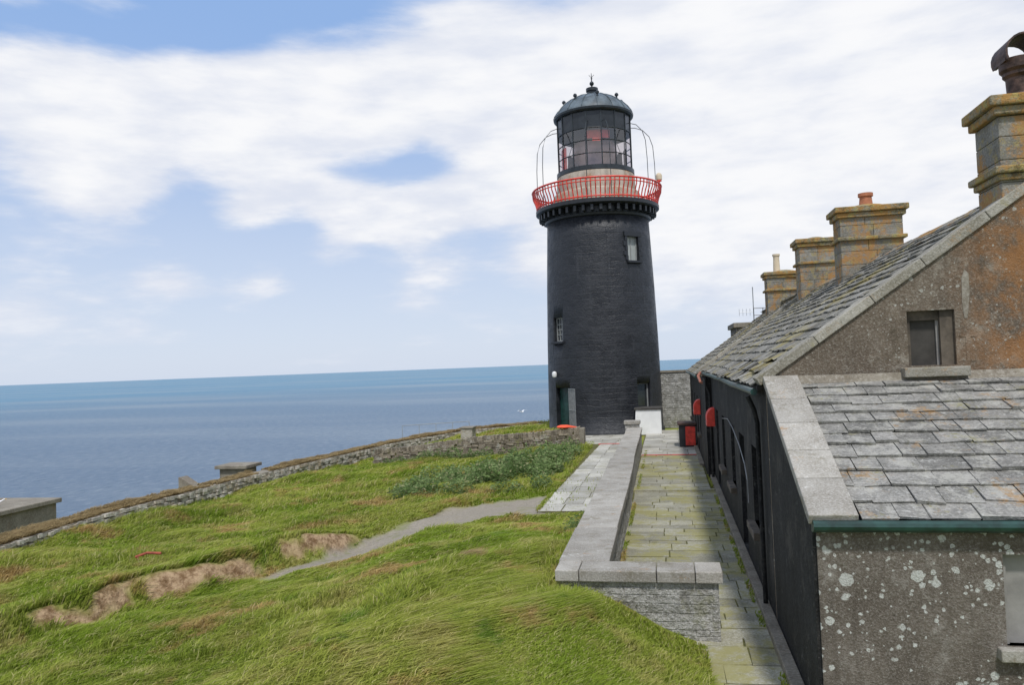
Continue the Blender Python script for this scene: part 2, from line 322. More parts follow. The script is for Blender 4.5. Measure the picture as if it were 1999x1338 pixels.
def blademat(name,mode):
    m,t,p=newmat(name); o=t.obj(); out=t.n['Material Output']; t.n.remove(p)
    if mode=='lawn': c,_=grasscol(t,o)
    elif mode=='dry': c=t.mix(t.noise(o,1.5,3,.6),(.32,.24,.12),(.50,.39,.22))
    else: c=t.mix(t.ramp(t.noise(o,1.8,4,.6),.35,.65),(.13,.20,.065),(.26,.34,.145))
    r=t.new('ShaderNodeNewGeometry').outputs['Random Per Island']
    if mode=='lawn': c=t.mix(t.math('MULTIPLY',t.ramp(r,.86,.89),.6),c,(.55,.46,.26))
    if mode=='weed': c=t.mix(t.math('MULTIPLY',t.ramp(r,.88,.92),.6),c,(.34,.29,.18))
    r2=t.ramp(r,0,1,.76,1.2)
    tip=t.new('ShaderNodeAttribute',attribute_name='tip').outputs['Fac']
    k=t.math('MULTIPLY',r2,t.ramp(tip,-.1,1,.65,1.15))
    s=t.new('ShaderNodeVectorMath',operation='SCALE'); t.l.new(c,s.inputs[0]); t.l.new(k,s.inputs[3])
    d=t.new('ShaderNodeBsdfDiffuse'); t.l.new(s.outputs[0],d.inputs[0]); tl=t.new('ShaderNodeBsdfTranslucent'); t.l.new(s.outputs[0],tl.inputs[0])
    mx=t.new('ShaderNodeMixShader'); mx.inputs[0].default_value=.42; t.l.new(d.outputs[0],mx.inputs[1]); t.l.new(tl.outputs[0],mx.inputs[2]); t.l.new(mx.outputs[0],out.inputs[0]); return m
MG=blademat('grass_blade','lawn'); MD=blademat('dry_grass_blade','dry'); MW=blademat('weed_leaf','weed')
def okgrass(x,y):
    b,p=soilf(x,y); e=edge_d(x,y)
    pv=paved(x,y)|((x>-1.72)&(y>10.6))|((x>-3.5)&(y>19.7))|((x>-4.2)&(y>37))
    return (~pv)&(p<.5)&(b<.45)&(e<2.5)&~(((x+3.4)**2+(y-43.7)**2)<11)
def scatter(n,x0,x1,y0,y1):
    r=np.exp(rng.uniform(math.log(7.),math.log(50),n)); a=rng.uniform(math.radians(-48),math.radians(4),n)
    x=r*np.sin(a); y=r*np.cos(a)
    k=(x>x0)&(x<x1)&(y>y0)&(y<y1); return x[k],y[k]
x,y=scatter(720000,-22,.5,4.5,50); k=okgrass(x,y); x=x[k];y=y[k]
r=np.hypot(x,y); hh=(.07+.14*rng.random(len(x)))*(1+1.3*np.clip(fb(x,y,.7,21),-.6,.8)); 
near=np.clip(1-np.abs(segd(x,y,PATH,PW))/.5,0,1); hh=np.clip(hh,.05,.38)*(1-.5*near); w=.0040+r*.00040
hh=np.where((x>-2.2)&(y>10.3),hh*.6,hh)
fx_=fb(x,y,.45,30)*1.9
ln_=np.where((x>-2.3)&(y>10.0),.2,1.1+fx_)
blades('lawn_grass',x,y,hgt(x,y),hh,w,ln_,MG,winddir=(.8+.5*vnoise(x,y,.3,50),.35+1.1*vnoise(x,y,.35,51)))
# ------------------------------------------------------------------ paving
def slabs(name,x0,x1,y0,y1,zt,rd,wd,mat,seed,parent=None,xf=None):
    rr=random.Random(seed); a=Acc(); y=y0
    while y<y1:
        d=rr.uniform(*rd)
        xa,xb=(x0,x1) if xf is None else xf(y)
        xx=xa
        while xx<xb-.05:
            w=rr.uniform(*wd); xe=min(xx+w,xb)
            if xb-xe<.2: xe=xb
            g=.010; zz=zt+rr.uniform(-.006,.006); j=lambda:rr.uniform(-.013,.013)
            x_,y_=xx,y
            a.raw([(xx+g+j(),y+g+j(),zt-.05),(xe-g+j(),y+g+j(),zt-.05),(xe-g+j(),y+d-g+j(),zt-.05),(xx+g+j(),y+d-g+j(),zt-.05),
                   (xx+g+j(),y+g+j(),zz+j()*.4),(xe-g+j(),y+g+j(),zz+j()*.4),(xe-g+j(),y+d-g+j(),zz+j()*.4),(xx+g+j(),y+d-g+j(),zz+j()*.4)],
                  [(3,2,1,0),(4,5,6,7),(0,1,5,4),(1,2,6,5),(2,3,7,6),(3,0,4,7)])
            xx=xe
        y+=d
    return a.build(name,M[mat],parent)
tp=empty('terrace_pavement')
box('joint_bed',-1.2,1.3,10.95,41,-.035,.004,'joint',tp)
box('joint_bed_near',.3,1.3,-4,10.95,-.035,.004,'joint',tp)
slabs('flags_near',.12,1.24,-4,10.95,.02,(.3,.62),(.35,.8),'flag',3,tp)
slabs('flags',-1.04,1.24,10.98,22.8,.02,(.28,.6),(.4,1.1),'flag',4,tp)
slabs('flags_beyond_step',-1.1,1.1,23.0,31.2,.05,(.28,.6),(.4,1.1),'flag',5,tp)
box('step_edge',-1.1,1.2,22.8,23.0,0,.07,'flag',tp)
slabs('flags_by_tower',-1.14,1.05,31.45,42,.05,(.6,.9),(.7,1.1),'flag2',6,tp)
box('red_line',-1.1,1.05,31.2,31.42,0,.06,'redpave',tp)
op=empty('lighthouse_path')
box('joint_bed',-3.42,-1.65,20,36,-.03,.003,'joint',op)
slabs('flags',-3.42,-1.7,20,36,.02,(.8,1.3),(.5,.62),'flag2',8,op,xf=lambda y:(-3.42+.02*(y-20),-1.72))
slabs('forecourt_flags',-6.5,-1.72,36.3,41.2,.02,(.6,.9),(.7,1.1),'flag2',9,op)
box('forecourt_bed',-6.6,-1.6,36,41.5,-.03,.003,'joint',op)
box('red_line',-3.2,-1.7,36.02,36.26,0,.03,'redpave',op)
mx_=[];my_=[]
for (xa,xb,ya_,yb_,n) in ((-1.02,-.93,11.3,33,2600),(1.12,1.2,9,26,1300),(-3.5,-3.36,20,35,2200),(-1.78,-1.66,19.5,34,1800),(.05,.22,7.5,10.7,1500),(-3.4,-1.8,20,27,260)):
    mx_.append(rng.uniform(xa,xb,n)); my_.append(rng.uniform(ya_,yb_,n))
x=np.concatenate(mx_);y=np.concatenate(my_); k=vnoise(x*1.,y*1.,1.8,9)>-.12; x=x[k];y=y[k]
blades('joint_grass',x,y,np.full(len(x),.02),.03+.06*rng.random(len(x)),np.full(len(x),.009),.8,MG)
# ------------------------------------------------------------------ terrace wall
tw=empty('terrace_wall')
def skewbox(a,x0,x1,y0,y1,z0,z1,dx0=0,dx1=0):
    a.raw([(x0+dx0,y0,z0),(x1+dx0,y0,z0),(x1+dx1,y1,z0),(x0+dx1,y1,z0),(x0+dx0,y0,z1),(x1+dx0,y0,z1),(x1+dx1,y1,z1),(x0+dx1,y1,z1)],
          [(3,2,1,0),(4,5,6,7),(0,1,5,4),(1,2,6,5),(2,3,7,6),(3,0,4,7)])
def wx(y): return -.006*(y-10.8)-(.03 if y>21 else 0)
a=Acc(); skewbox(a,-1.56,-.99,11.2,34,-.2,.81,wx(11.2),wx(34)); a.box(-1.56,.56,10.80,11.2,-.2,.81)
o=a.build('rubble_body',M['whitewash'],tw)
a=Acc(); rr=random.Random(44)
z=-.1
while z<.76:
    h=rr.uniform(.07,.13); x_=-1.55
    while x_<.5:
        w=rr.uniform(.15,.36); e=min(x_+w,.555); a.box(x_+.008,e-.008,10.80-rr.uniform(.003,.012),10.85,z+.006,min(z+h,.795)-.006); x_=e+.001
    y_=11.3
    while y_<22:
        w=rr.uniform(.15,.4); dx=wx(y_)-.99; a.box(dx-.1,dx+rr.uniform(.003,.012),y_+.008,y_+w-.008,z+.006,min(z+h,.795)-.006); y_+=w
    z+=h
a.build('face_stones',M['whitewash'],tw,.006)
a=Acc(); y=11.27; rr=random.Random(2)
while y<34:
    d=rr.uniform(1.5,2.3); e=min(y+d,34.1); zt=.95+rr.uniform(-.008,.008)-(.04 if y>21 else 0)
    nar=(0 if y<21 else .04)+rr.uniform(-.01,.01)
    skewbox(a,-1.63+nar,-.92-nar,y+.006,e-.006,.80,zt,wx(y),wx(e)); y=e
xs=[-1.63,-1.30,-.25,.26,.62]
for i in range(4): a.box(xs[i]+.005,xs[i+1]-.005,10.73,11.26,.80,.95+rr.uniform(-.008,.008))
a.build('coping',M['coping'],tw,.014)
box('end_pier_body',-1.85,-1.25,34.1,34.6,-.1,1.05,'whitewash',tw); box('end_pier_cap',-1.9,-1.2,34.05,34.65,1.05,1.2,'coping',tw,.02)
# ------------------------------------------------------------------ cottages
XH=1.37; SL=.70; RX=5.0
def roofz(x,z0=3.43,x0=XH): return z0+SL*(x-x0)
def slates(a,P0,u,v,n,L,S,course,wr,rr,skip=None,jit=1):
    P0=Vector(P0);u=Vector(u);v=Vector(v);n=Vector(n); r=0; s=0
    while s<S-.02:
        c=course*(1-.25*s/S)*rr.uniform(.93,1.07); off=-rr.uniform(0,wr[1]); x=off
        while x<L:
            w=rr.uniform(*wr); x0=max(x,0); x1=min(x+w,L)
            if x1-x0>.06:
                slip=skip and skip(x0,s)
                ln=min(c*1.18,S-s+.05); th=rr.uniform(.010,.024)*jit
                b=P0+u*x0+v*(s+rr.uniform(-.018,.018)*jit)
                if rr.random()<.04: b=b-v*rr.uniform(.02,.06)
                j=lambda k=.006:rr.uniform(-k,k)*jit
                g=.005; lift=.022; l0=lift;l1=lift
                if slip:
                    if rr.random()<.45: x+=w; continue
                    b=b-v*rr.uniform(.0,.10); l0=lift+rr.uniform(0,.07); l1=lift+rr.uniform(0,.07)
                tr=rr.uniform(-.012,.012)*jit
                q=[]
                for zz in (0,th):
                    q+= [b+u*(g+j())+v*tr+n*(l0+zz+j(.006)), b+u*(x1-x0-g+j())-v*tr+n*(l1+zz+j(.006)), b+u*(x1-x0-g)+v*ln+n*(zz*.5), b+u*g+v*ln+n*(zz*.5)]
                a.raw(q,[(3,2,1,0),(4,5,6,7),(0,1,5,4),(1,2,6,5),(2,3,7,6),(3,0,4,7)])
            x+=w
        s+=c
def cottage(y0,y1,xw,rng_windows,seed):
    e=empty('keepers_cottage')
    xe=2*RX-XH
    zl=roofz(xw)
    g=Acc().prism([(xw,0),(xe,0),(xe,3.43),(RX,roofz(RX)),(xw,zl)],'y',y0,y0+.3).build('gable_wall',M['gable'],e,fix=True)
    Acc().prism([(xw,0),(xe,0),(xe,3.43),(RX,roofz(RX)),(xw,zl)],'y',y1-.3,y1).build('far_gable_wall',M['gable'],e,fix=True)
    w=box('front_wall',xw-.004,xw+.35,y0+.08,y1-.002,0,zl-.1,'dark',e)
    box('back_wall',xe-.35,xe,y0+.3,y1-.3,0,3.3,'rough',e)
    ca=Acc()
    fr=Acc(); si=Acc(); pn=Acc()
    for (yy,wd,za,zb) in rng_windows:
        ca.box(xw-.3,xw+.2,yy,yy+wd,za,zb)
        pn.box(xw+.15,xw+.19,yy+.06,yy+wd-.06,za+.05,zb-.05); fr.box(xw+.13,xw+.20,yy,yy+.06,za,zb);fr.box(xw+.13,xw+.20,yy+wd-.06,yy+wd,za,zb)
        fr.box(xw+.13,xw+.20,yy+.06,yy+wd-.06,zb-.06,zb);fr.box(xw+.13,xw+.20,yy+.06,yy+wd-.06,za,za+.06);fr.box(xw+.12,xw+.2,yy+.06,yy+wd-.06,(za+zb)/2-.03,(za+zb)/2+.03)
        if za>.3: si.box(xw-.13,xw+.16,yy-.1,yy+wd+.1,za-.12,za)
    cut(w,ca); fr.build('window_frames',M['green'],e); pn.build('window_panes',M['pane'],e)
    if si.v: si.build('window_sills',M['hframe'],e,.01)
    u=Vector((0,1,0)); v=Vector((1,0,SL)).normalized(); n=Vector((-SL,0,1)).normalized()
    xo=xw-.13; S=(RX-xo)*math.hypot(1,SL)
    d=Acc()
    d.prism([(xo+.04,roofz(xo+.04)),(RX,roofz(RX)),(xe+.13,roofz(xo)),(xe+.13,roofz(xo)-.08),(RX,roofz(RX)-.1),(xo+.04,roofz(xo)-.08)],'y',y0+.31,y1-.01)
    d.build('roof_deck',M['lichboard'],e,fix=True)
    rr=random.Random(seed)
    sk=(lambda x,s:((x<2.6 and s<.75) or (x<7 and s<.3)) and rr.random()<.45) if y0<15 else None
    a=Acc(); slates(a,(xo,y0+.40,roofz(xo)+.005),u,v,n,y1-y0-.42,S,.30,(.24,.52),rr,sk,1.3)
    n2=Vector((SL,0,1)).normalized(); v2=Vector((-1,0,SL)).normalized()
    slates(a,(xe+.13,y1-.02,roofz(xo)+.005),-u,v2,n2,y1-y0-.42,S,.34,(.28,.55),rr)
    a.build('slates',M['slate2'],e)
    a=Acc(); yy=y0+.45
    while yy<y1-.1:
        e2=min(yy+rr.uniform(.45,.6),y1-.05); zz=roofz(RX)+.02+rr.uniform(-.01,.01)
        a.prism([(RX-.17,zz-.075),(RX,zz+.05),(RX+.17,zz-.075),(RX+.17,zz-.115),(RX,zz+.005),(RX-.17,zz-.115)],'y',yy+.004,e2-.004); yy=e2
    a.build('ridge_tiles',M['chim'],e,fix=True)
    a=Acc()
    for yg,wd in ((y0-.04,.42),):
        L=(RX-(xw-.08))*math.hypot(1,SL); k=0; s=0
        while s<L-.05:
            s2=min(s+rr.uniform(.75,1.05),L)
            for sgn in (1,-1):
                X0=xw-.08 if sgn==1 else xe+.08
                vv=Vector((sgn,0,SL)).normalized(); nn=Vector((-sgn*SL,0,1)).normalized()
                c=Vector((X0,yg+wd/2,roofz(xw-.08)))+vv*((s+s2)/2)+nn*(.065)
                a.obox(c,vv,Vector((0,1,0)),nn,(s2-s)/2-.004,wd/2,.065+rr.uniform(-.006,.006))
            s=s2
    a.build('gable_coping',M['copgable'],e,.012)
    a=Acc(); zg=roofz(xo)-.05; a.tube([(xo-.03,y0+.1,zg)]+[(xo-.03+rr.uniform(-.01,.01),y0+q,zg+rr.uniform(-.012,.012)) for q in np.arange(1.2,y1-y0-1,1.4)]+[(xo-.03,y1-.1,zg-.02)],.05,8)
    a.build('gutter',M['green'],e,smooth=True)
    box('base_kerb',xw-.16,xw-.006,y0-3.2 if y0<15 else y0+.1,y1-.1,0,.12,'conc',e,.015)
    return e
c1=cottage(11.5,28,XH,[(13.0,.9,1.0,2.3),(15.2,1.0,.1,2.3),(17.4,.9,1.0,2.3),(20.2,.9,1.0,2.3),(22.6,1.0,.1,2.3)],11)
c2=cottage(28.03,41,1.17,[(29.5,.9,1.0,2.3),(31.8,1.0,.1,2.3),(34.6,.9,1.0,2.3),(38,.9,1.0,2.3)],12)
box('drain_boxing',1.17,1.36,25.4,28.0,0,3.15,'dark',c1)
a=Acc(); a.tube([(1.18,24.9,3.2),(1.18,24.9,2.95),(1.28,24.9,2.7),(1.28,24.9,.1)],.04,8); a.tube([(1.18,12.2,3.2),(1.26,12.2,3.0),(1.3,12.2,2.8),(1.3,12.2,.1)],.035,8)
a.build('downpipes',M['dark'],c1,smooth=True)
Acc().tube([(1.34,20.5,2.25),(1.33,18.6,2.38),(1.30,16.9,2.32),(1.31,15.6,2.1),(1.32,14.8,1.85),(1.33,14.5,1.6),(1.33,14.45,1.2)],.009,6).build('cable',M['galv'],c1)
Acc().tube([(1.13,27.4,3.3),(1.05,27.2,3.2),(1.10,26.9,3.0),(1.25,26.9,2.95)],.05,8).build('copper_spout',M['copperpipe'],c1,smooth=True)
g=[o for o in c1.children if o.name.startswith('gable_wall')][0]
cut(g,Acc().box(3.25,3.85,11.2,11.72,3.58,4.33))
box('gable_hatch_frame_l',3.253,3.31,11.60,11.70,3.58,4.33,'hframe',c1); box('gable_hatch_frame_r',3.68,3.847,11.56,11.70,3.58,4.33,'hframe',c1)
box('gable_hatch_frame_t',3.31,3.68,11.60,11.70,4.20,4.33,'hframe',c1)
box('gable_hatch_frame_m',3.645,3.68,11.63,11.70,3.58,4.20,'board',c1)
box('gable_hatch',3.31,3.645,11.66,11.70,3.58,4.20,'lichboard',c1)
box('gable_sill',3.14,3.95,11.30,11.60,3.43,3.56,'copgable',c1,.012)
a=Acc(); a.prism([(3.97,3.62),(4.08,3.62),(4.03,3.68),(4.03,3.95),(4.12,3.95),(4.12,3.99),(3.9,3.99),(3.9,3.95),(3.97,3.95)],'y',11.494,11.51); a.build('cement_patch',M['gable'],c1,fix=True)
a=Acc(); a.prism([(3.97,4.2),(4.01,4.2),(4.05,4.55),(4.05,4.8),(4.0,4.86),(3.96,4.75),(3.95,4.4)],'y',11.494,11.51); a.build('bare_plaster_patch',M['conc'],c1,fix=True)
# annex
an=empty('lean_to_annex'); xa1=8.6; zf,zb=2.13,3.40; y0,y1=8.35,11.49
def rz(y): return zf+(y-y0)*(zb-zf)/(y1-y0)
Acc().prism([(y0,0),(y1,0),(y1,zb-.03),(y0,zf-.03)],'x',XH,xa1).build('side_walls',M['dark'],an,fix=True)
fw=box('front_wall',XH+.035,xa1,y0-.03,y0+.25,0,zf-.06,'rough',an)
ca=Acc().box(3.09,4.0,y0-.2,y0+.13,.92,1.80); cut(fw,ca)
sw=[o for o in an.children if o.name.startswith('side_walls')][0]; cut(sw,Acc().box(3.09,4.0,y0-.2,y0+.13,.92,1.80))
box('window_board',3.09,4.0,y0+.09,y0+.12,.92,1.80,'board',an)
box('window_reveal_stile',3.09,3.14,y0+.05,y0+.088,.92,1.80,'board',an)
box('window_sill',3.0,4.1,y0-.13,y0+.09,.80,.918,'coping',an,.012)
sv=Vector((0,y1-y0,zb-zf)).normalized(); sn=Vector((0,-(zb-zf),y1-y0)).normalized(); SLn=math.hypot(y1-y0,zb-zf)
a=Acc(); slates(a,(1.78,y0-.06,rz(y0-.06)+.005),Vector((1,0,0)),sv,sn,xa1-1.78,SLn+.0,.33,(.22,.50),random.Random(21),None,1.5); a.build('slates',M['slate'],an)
a=Acc(); rr=random.Random(5)
for s,s2 in ((-.10,.62),(.62,1.25),(1.25,1.95),(1.95,2.65),(2.65,3.42)):
    c=Vector((1.56,y0,zf))+sv*((s+s2)/2)+sn*(.055+rr.uniform(-.004,.004)); a.obox(c,Vector((1,0,0)),sv,sn,.235,(s2-s)/2-.005,.055)
a.build('verge_coping',M['coping'],an,.014)
a=Acc(); a.tube([(1.36,y0-.13,zf-.04),(xa1,y0-.13,zf-.05)],.055,10); a.box(1.36,xa1,y0-.10,y0-.035,zf-.11,zf-.01); a.build('gutter',M['green'],an,smooth=True)
a=Acc(); a.raw([(1.8,y1-.10,zb-.01),(xa1,y1-.10,zb+.0),(xa1,y1-.02,zb+.10),(1.8,y1-.02,zb+.10),(1.8,y1,zb-.05),(xa1,y1,zb-.05)],[(0,1,2,3),(0,4,5,1),(3,2,5,4)]); a.build('mortar_flashing',M['conc'],an)
# ------------------------------------------------------------------ chimneys
def chimney(x,y,w,d,z0,zt,pots,bands,seed,parent):
    rr=random.Random(seed); hx,hy=w/2,d/2
    a=Acc(); z=z0; k=0
    while z<zt-.3:
        h=min(rr.uniform(.27,.34),zt-.25-z)
        sp=rr.uniform(-.15,.15)*w
        a.box(x-hx,x+sp-.003,y-hy,y+hy,z+.003,z+h-.003); a.box(x+sp+.003,x+hx,y-hy+.002,y+hy,z+.003,z+h-.003); z+=h
    body=a.build('chimney_stack',M['chim'],parent,.01)
    box('chimney_core',x-hx+.02,x+hx-.02,y-hy+.02,y+hy-.02,z0,zt-.1,'joint',parent)
    b=Acc()
    for (zz,th,ov) in bands:
        b.box(x-hx-ov,x+hx+ov,y-hy-ov,y+hy+ov,zz,zz+th)
    b.box(x-hx-.07,x+hx+.07,y-hy-.07,y+hy+.07,zt-.26,zt-.14); b.box(x-hx-.13,x+hx+.13,y-hy-.13,y+hy+.13,zt-.138,zt)
    b.build('chimney_cap',M['chimcap'],parent,.022)
    b=Acc(); b.lathe([(hx*.75,zt-.002),(hx*.6,zt+.04),(hx*.3,zt+.09)],x,y,12)
    b.build('chimney_flaunching',M['chimcap'],parent,smooth=True)
    for (dx,mt,h,r) in pots:
        Acc().lathe([(r,zt),(r*.95,zt+.05),(r*.82,zt+h*.75),(r*.85,zt+h-.09),(r*1.02,zt+h-.08),(r*1.02,zt+h),(r*.8,zt+h),(r*.75,zt+h-.2)],x+dx,y,20).build('chimney_pot',M[mt],parent,smooth=True)
chimney(5.02,11.93,.98,.80,5.4,7.17,[],[(6.12,.10,.10),(6.03,.09,.05)],1,c1)
cx0,cy0,z0=4.98,11.93,7.17
a=Acc(); a.lathe([(.17,z0),(.17,z0+.10),(.155,z0+.12),(.165,z0+.34),(.20,z0+.38),(.20,z0+.42),(.235,z0+.46),(.24,z0+.60),(.20,z0+.60),(.19,z0+.40)],cx0,cy0,24)
a.build('chimney_cowl_base',M['rust'],c1,smooth=True)
a=Acc(); vs=[];fs=[];N=14
for i in range(N+1):
    t_=math.radians(-25+230*i/N)
    for rr_ in (.25,.225):
        for yy in (-.25,.25): vs.append((cx0+rr_*math.cos(t_),cy0+yy,z0+.66+rr_*math.sin(t_)))
for i in range(N):
    b=i*4;c=b+4; fs+=[(b,b+1,c+1,c),(b+2,c+2,c+3,b+3),(b,c,c+2,b+2),(b+1,b+3,c+3,c+1)]
a.raw(vs,fs); a.box(cx0-.24,cx0-.20,cy0-.2,cy0+.2,z0+.55,z0+.72); a.box(cx0-.2,cx0+.2,cy0-.04,cy0-.02,z0+.6,z0+.64)
a.build('chimney_cowl_hood',M['rust'],c1,smooth=True)
chimney(5.0,20.5,1.42,.8,5.3,7.32,[(0,'terra',.38,.17)],[(6.50,.09,.08)],2,c1)
chimney(5.0,27.2,1.15,.9,5.3,7.55,[],[(6.72,.09,.08)],3,c1)
chimney(5.0,34.2,1.5,.9,5.3,7.25,[(-.28,'cream',.78,.15)],[(6.45,.09,.08)],4,c2)
# ------------------------------------------------------------------ store beyond
fs_=empty('flat_roofed_store')
box('walls',4.0,6.6,46,50,-.1,5.45,'rough',fs_); box('roof_slab',3.85,6.8,45.85,50.2,5.45,5.72,'conc',fs_,.02)
a=Acc()
for i in range(4): a.tube([(5.0+i*.5,46,5.72),(5.0+i*.5,46,6.5)],.022)
for zz in (6.1,6.5): a.tube([(5.0,46,zz),(6.5,46,zz)],.022)
a.build('roof_railing',M['iron'],fs_)
an_=empty('radio_mast'); a=Acc(); a.tube([(5.1,47,5.7),(5.1,47,7.8)],.028); a.tube([(4.3,47,6.35),(5.1,47,6.35)],.014); 
for q in (4.3,4.5,4.7,4.9): a.tube([(q,47,6.15),(q,47,6.55)],.011)
a.build('mast',M['galv'],an_)
cw=empty('whitewashed_courtyard_wall')
box('brick_body',-1.2,1.5,44.4,44.9,-.1,3.05,'whitewash',cw); box('coping',-1.2,1.5,44.33,44.97,3.05,3.18,'conc',cw,.02)
a=Acc(); rr=random.Random(8); z=0
while z<3:
    h=rr.uniform(.1,.16); x_=-1.2
    while x_<1.45: w=rr.uniform(.2,.4); a.box(x_+.01,x_+w-.01,44.4-rr.uniform(.01,.03),44.5,z+.008,min(z+h,3.04)-.008); x_+=w
    z+=h
a.build('face_stones',M['whitewash'],cw)
# ------------------------------------------------------------------ lighthouse
lh=empty('lighthouse'); TX,TY=-3.42,43.72
prof=[(3.22,-.3),(3.22,.12),(3.14,.2),(3.12,2.0),(3.06,5),(2.97,8),(2.86,10.6),(2.82,11.55)]
a=Acc(); 
pp=[]
for (r0,z0),(r1,z1) in zip(prof[:-1],prof[1:]):
    n=max(1,int((z1-z0)/.8))
    for i in range(n): pp.append((r0+(r1-r0)*i/n,z0+(z1-z0)*i/n))
pp.append(prof[-1])
a.lathe(pp,TX,TY,96)
tw_=a.build('tower_shaft',M['tower'],lh)
def rad(z): return float(np.interp(z,[p[1] for p in prof],[p[0] for p in prof]))
D=math.atan2(3.42,43.7)
def frame(phi):
    q=math.radians(phi)+D; n=Vector((math.sin(q),-math.cos(q),0)); t=Vector((math.cos(q),math.sin(q),0)); return n,t
def P(phi,z,depth,off=0):
    n,t=frame(phi); return Vector((TX,TY,z))+n*(rad(z)-depth)+t*off
ZU=Vector((0,0,1))
ops=[(39,9.72,.38,.64),(-50,5.62,.38,.64),(41.5,1.85,.44,.75),(-46,1.32,.55,1.18)]
cu=Acc()
for phi,z,hw,hh_ in ops:
    n,t=frame(phi); cu.obox(P(phi,z,0),t,n,ZU,hw,.42,hh_)
cut(tw_,cu)
me=tw_.data; uvl=me.uv_layers.new(name='UVMap') if not me.uv_layers else me.uv_layers[0]
for poly in me.polygons:
    us=[]
    for li in poly.loop_indices:
        v=me.vertices[me.loops[li].vertex_index].co; us.append(math.atan2(v.y-TY,v.x-TX))
    if max(us)-min(us)>math.pi: us=[u+2*math.pi if u<0 else u for u in us]
    for li,u in zip(poly.loop_indices,us):
        v=me.vertices[me.loops[li].vertex_index].co; uvl.data[li].uv=(u*3,v.z)
    c=poly.center; nr=Vector((c.x-TX,c.y-TY,0)).normalized()
    poly.use_smooth = poly.normal.dot(nr)>.95
su=Acc()
for k,(phi,z,hw,hh_) in enumerate(ops[:3]):
    n,t=frame(phi)
    if k==0:
        for i in range(5):
            zz=z-hh_+.13+i*.26; w=.26 if i%2 else .16
            for sg in (-1,1): su.obox(P(phi,zz,.02)+t*sg*(hw+w/2)-n*(.04 if i%2 else .02),t,n,ZU,w/2,.06,.125)
        su.obox(P(phi,z+hh_+.14,.01),t,n,ZU,hw+.2,.06,.13)
    su.obox(P(phi,z-hh_-.07,-.04),t,n,ZU,hw+.12,.10,.06)
su.build('window_surrounds',M['tower'],lh,.01)
wf=Acc(); wp=Acc(); wpale=Acc()
for k,(phi,z,hw,hh_) in enumerate(ops[:3]):
    n,t=frame(phi); c=P(phi,z,.22)
    (wpale if k==0 else wp).obox(c-n*.03,t,n,ZU,hw-.02,.02,hh_-.02)
    if k==0:
        wf.obox(c,t,n,ZU,.025,.03,hh_)
    for sg in(-1,1):
        wf.obox(c+t*sg*(hw-.03),t,n,ZU,.03,.03,hh_); wf.obox(c+ZU*sg*(hh_-.03),t,n,ZU,hw,.028,.03)
    if k==1:
        for q in (-.33,0,.33): wf.obox(c+ZU*q*hh_*1.3,t,n,ZU,hw,.022,.018)
        for q in (-.33,.33): wf.obox(c+t*q*hw,t,n,ZU,.016,.025,hh_)
wf.build('window_frames',M['frame'],lh); wp.build('window_panes',M['pane'],lh); wpale.build('window_board',M['pale'],lh)
phi,z,hw,hh_=ops[3]; n,t=frame(phi)
a=Acc(); a.obox(P(phi,z,.34),t,n,ZU,hw-.02,.03,hh_-.02); a.build('door',M['green'],lh)
a=Acc()
g0=P(phi,z,-.02,hw); gd=(t*.85+n*.30).normalized()
for i in range(8): q=g0+gd*(.12*i); a.tube([q-ZU*(hh_-.08),q+ZU*(hh_-.05)],.020,5)
for zz in (-hh_+.1,0,hh_-.08): a.tube([g0+ZU*zz,g0+gd*.86+ZU*zz],.024,5)
a.build('iron_gate',M['galv'],lh)
n,t=frame(-54)
a=Acc(); a.lathe([(.0,3.05),(.1,3.08),(.14,3.2),(.12,3.32),(.04,3.38)],*(P(-54,3.2,-.16)[:2]),14); a.build('door_lamp',M['white'],lh,smooth=True)
a=Acc(); a.obox(P(-54,3.2,-.04),t,n,ZU,.04,.06,.04); a.build('door_lamp_bracket',M['iron'],lh)
a=Acc(); a.lathe([(2.82,11.5),(2.92,11.55),(2.95,11.66),(2.90,11.70),(2.9,12.0),(3.30,12.06),(3.42,12.12),(3.42,12.30),(3.36,12.34),(2.2,12.34)],TX,TY,96); a.build('gallery_slab',M['black'],lh,smooth=True)
a=Acc()
for i in range(44):
    q=2*math.pi*i/44; n=Vector((math.cos(q),math.sin(q),0)); t=Vector((-n.y,n.x,0)); a.obox(Vector((TX,TY,11.88))+n*3.06,t,n,ZU,.075,.2,.15)
a.build('gallery_dentils',M['black'],lh,.01)
a=Acc()
def ring(r,z,n=96): return [(TX+r*math.cos(2*math.pi*i/n),TY+r*math.sin(2*math.pi*i/n),z) for i in range(n)]
for r_,z_,th in ((3.36,12.44,.04),(3.58,13.36,.05),(3.57,13.18,.028)): a.tube(ring(r_,z_),th,6,True)
N=88
for i in range(N):
    q=2*math.pi*i/N; c,s=math.cos(q),math.sin(q)
    a.tube([(TX+r_*c,TY+r_*s,z_) for r_,z_ in ((3.36,12.34),(3.37,12.55),(3.44,12.8),(3.55,13.05),(3.58,13.36))],.034,5)
a.build('gallery_railing',M['red'],lh)
a=Acc(); a.lathe([(2.42,12.34),(2.42,13.0),(2.36,13.12),(2.26,13.16),(2.18,13.2),(2.18,13.9),(2.14,14.12),(1.9,14.12)],TX,TY,64); a.build('lantern_base',M['lantbase'],lh,smooth=True)
a=Acc()
a.lathe([(2.10,14.12),(2.16,14.14),(2.16,14.38),(2.08,14.40),(1.98,14.40)],TX,TY,64)
a.lathe([(1.9,17.35),(2.13,17.35),(2.22,17.42),(2.24,17.52),(2.18,17.56),(1.9,17.56)],TX,TY,64)
a.build('lantern_rings',M['iron'],lh,smooth=True)
NS=16; R0=2.06
